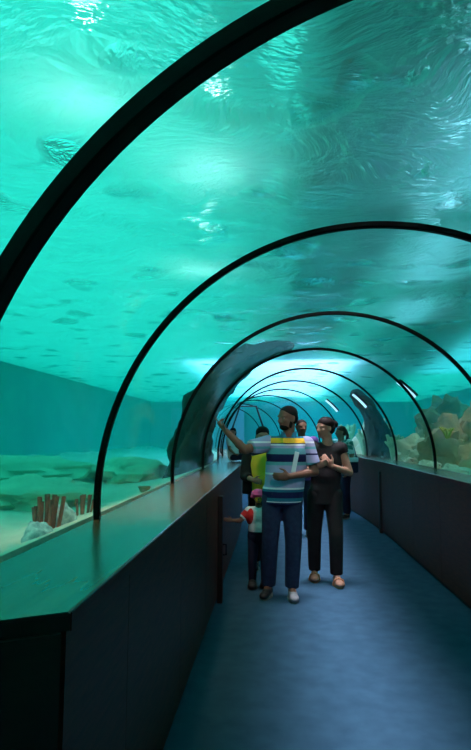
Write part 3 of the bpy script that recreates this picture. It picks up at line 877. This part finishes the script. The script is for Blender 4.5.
# 7. child sitting on the far ledge
J = dict(pelvis=V(0, 0, .075), chest=V(-.005, -.01, .27), neck=V(-.005, -.015, .375), head=V(-.01, -.02, .475), twist=.9,
         sh={-1: V(-.07, -.09, .335), 1: V(.06, .08, .335)}, el={-1: V(-.05, -.16, .20), 1: V(.10, .14, .2)},
         wr={-1: V(.03, -.13, .12), 1: V(.15, .08, .12)},
         hand={-1: (V(.13, -.12, .10), V(0, 1, 0)), 1: (V(.24, .06, .11), V(0, -1, 0))},
         hip={-1: V(.0, -.06, .07), 1: V(.0, .06, .07)}, kn={-1: V(.22, -.07, .075), 1: V(.22, .06, .075)}, an={-1: V(.245, -.07, -.16), 1: V(.245, .06, -.16)},
         toe={-1: V(.34, -.08, -.215), 1: V(.34, .07, -.215)}, hem=-.01)
person((-1.20, 9.4, 1.052), 'child with dark hair in white shirt, sitting on the far end of left ledge', 1.02, J,
       dict(skin='skin_light', trousers='navy_cloth', top='white_cloth', topname='shirt', shoe=dk), 'long', yaw=-.3, voxel=.010)
# slabs added above the tunnel to shade the water, gaps left for bright streaks
CZ = 3.25
slab('shade_slab_1', -.84, -.50, TY0, TY1, M['beam'], CZ + .35, 0, .12)
slab('shade_slab_2', -.36, .42, TY0, TY1, M['roof'], CZ, 0, .12)
slab('shade_slab_3', .0, .62, TY0, TY1, M['roof'], CZ + .125, .07, .12)
slab('shade_slab_4', .70, 1.7, TY0, TY1, M['roof'], CZ, .07, .12)
# ------------------------------------------------------------------ light
w = bpy.data.worlds.new('sky'); scene.world = w; w.use_nodes = True
nt = w.node_tree
bg = nt.nodes['Background']; bg.inputs[0].default_value = (.07, .98, .84, 1)
tc = N(nt, 'ShaderNodeTexCoord'); nz = N(nt, 'ShaderNodeTexNoise', Scale=5., Detail=4.)      # teal tinted sky, noise patches added for contrast in the ripples
nt.links.new(tc.outputs['Generated'], nz.inputs['Vector'])
mr = N(nt, 'ShaderNodeMapRange'); mr.inputs['From Min'].default_value = .36; mr.inputs['From Max'].default_value = .66
mr.inputs['To Min'].default_value = .35; mr.inputs['To Max'].default_value = 2.2
nt.links.new(nz.outputs[0], mr.inputs['Value']); nt.links.new(mr.outputs[0], bg.inputs[1])
def sun(rot, e, ang, col):
    l = bpy.data.lights.new('sun', 'SUN'); l.energy = e; l.angle = ang; l.color = col
    o = bpy.data.objects.new('sun', l); o.rotation_euler = rot; link(o)
sun((math.radians(8), math.radians(-14), 0), 20.5, math.radians(8), (.13, 1, .88))
def area(name, loc, rot, sx, sy, e, col, spread=PI):
    l = bpy.data.lights.new(name, 'AREA'); l.shape = 'RECTANGLE'; l.size = sx; l.size_y = sy; l.energy = e; l.color = col; l.spread = spread
    o = bpy.data.objects.new(name, l); o.location = loc; o.rotation_euler = rot; link(o)
area('tank_lamp', (-.02, 7., 2.86), (0, 0, 0), .5, 13., 66., (1., .80, .95), math.radians(24))

area('far_blue_fill', (-.6, 17., 3.2), (0, 0, 0), 3.4, 11., 900., (.7, .56, 1.))  # added fill that turns the far water brighter and bluer
area('right_blue_fill', (2.9, 11., 3.28), (0, 0, 0), 2.2, 6., 40., (.4, .42, 1.))  # added fill for a bluer right bank
def spot(name, loc, rot, e, col, cone, r=.06):
    l = bpy.data.lights.new(name, 'SPOT'); l.energy = e; l.color = col; l.spot_size = cone; l.spot_blend = .8; l.shadow_soft_size = r
    o = bpy.data.objects.new(name, l); o.location = loc; o.rotation_euler = rot; link(o)
spot('front_fill_spot', (.0, 3.2, 2.8), (math.radians(58), 0, 0), 60., (1., .74, .84), math.radians(75))  # added front fill on the people, no fixture there
area('ledge_warm_fill', (-1.16, 4.7, 2.5), (0, 0, 0), .15, 3.4, 4.5, (1., .62, .42), math.radians(50))  # warm fill added so the ledge shows brown
area('sponge_warm_fill', (-2.0, 3.4, 2.75), (0, 0, 0), .3, 1.2, 2.4, (1., .62, .50), math.radians(60))  # warm fill added to bring out the red of the sponges
area('reef_warm_fill', (2.3, 9., 2.75), (0, 0, 0), .4, 3., 4.5, (1., .62, .50), math.radians(70))  # warm fill added for brown tones in the right rocks
area('far_water_fill', (.4, 21.5, 2.75), (0, 0, 0), 5., 7., 170., (.28, .40, 1.), math.radians(140))  # unseen blue fill added to colour the distant water
M['tube'] = emit('tube_glow', (.42, .72, 1.), 6.5)  # tubes below are added to give blue glints in the ripples
M['housing'] = pbr('lamp_housing', (.5, .5, .5), .5)
spots = [((.62, 3.0), 'nearest glowing tube added for blue white glints in the ripples at upper right'),
         ((.86, 5.0), 'second glowing tube added for blue white glints in the ripples at right'),
         ((1.12, 7.0), 'third glowing tube added for blue white glints in the ripples at right')]
for (x, y), l in spots:
    root = thing('glint_tube', l, 'lamp', (x, y, 3.245), 'tubes added for blue glints in the ripples')
    root.rotation_euler = (0, 0, -.12)
    b = bmesh.new(); tube_bm(b, [(0, -.75, 0), (0, .75, 0)], .035, 10); mesh_obj('glowing_tube', b, M['tube'], root, True)
    mesh_obj('housing', box((-.07, -.8, .04), (.07, .8, .128)), M['housing'], root)
M['round'] = emit('round_glow', (1., .97, .95), 30.)  # discs below are added to give white glints at upper left
for (x, y), l in (((-.89, 3.1), 'glowing disc added for white glints in ripples just below the thick near arch'),
                  ((-1.20, 5.1), 'glowing disc added for white glints in ripples above the first thin arch on the left'),
                  ((-1.40, 2.4), 'glowing disc added for white glints in ripples at the top left corner')):
    root = thing('glint_disc', l, 'lamp', (x, y, 3.3), 'discs added for white glints in the left ripples')
    for nm, mt, r0, z0, z1 in (('diffuser', 'round', .055, -.02, 0.), ('shade', 'housing', .07, .002, .06)):
        b = bmesh.new(); n = 20
        rows = [[Vector((r * math.cos(2 * PI * k / n), r * math.sin(2 * PI * k / n), z)) for k in range(n)] for r, z in ((r0 * .8, z0), (r0, (z0 + z1) / 2), (r0 * .6, z1))]
        sweep(b, rows); mesh_obj(nm, b, M[mt], root, True)
    b = bmesh.new(); tube_bm(b, [(0, 0, .055), (0, 0, 1.1)], .008, 8); mesh_obj('cord', b, M['rib'], root, True)
# ------------------------------------------------------------------ camera
cam = bpy.data.cameras.new('camera'); co = bpy.data.objects.new('camera', cam); link(co)
cam.sensor_fit = 'VERTICAL'; cam.sensor_height = 24.; cam.lens = 24. * 572. / 750.
cam.clip_start = .02
yaw, pitch, roll = .0688, .1042, -.0049
co.matrix_world = Matrix.Translation((-.5237, 0, 1.48)) @ Matrix.Rotation(yaw, 4, 'Z') @ Matrix.Rotation(PI / 2 + pitch, 4, 'X') @ Matrix.Rotation(-roll, 4, 'Z')
scene.camera = co
vs = scene.view_settings
vs.view_transform = 'Standard'; vs.look = 'None'; vs.exposure = 0.; vs.gamma = 1.; vs.use_curve_mapping = False
cy = scene.cycles
cy.use_denoising = True
cy.max_bounces = 10; cy.diffuse_bounces = 4; cy.glossy_bounces = 4; cy.transmission_bounces = 6; cy.volume_bounces = 2; cy.transparent_max_bounces = 24
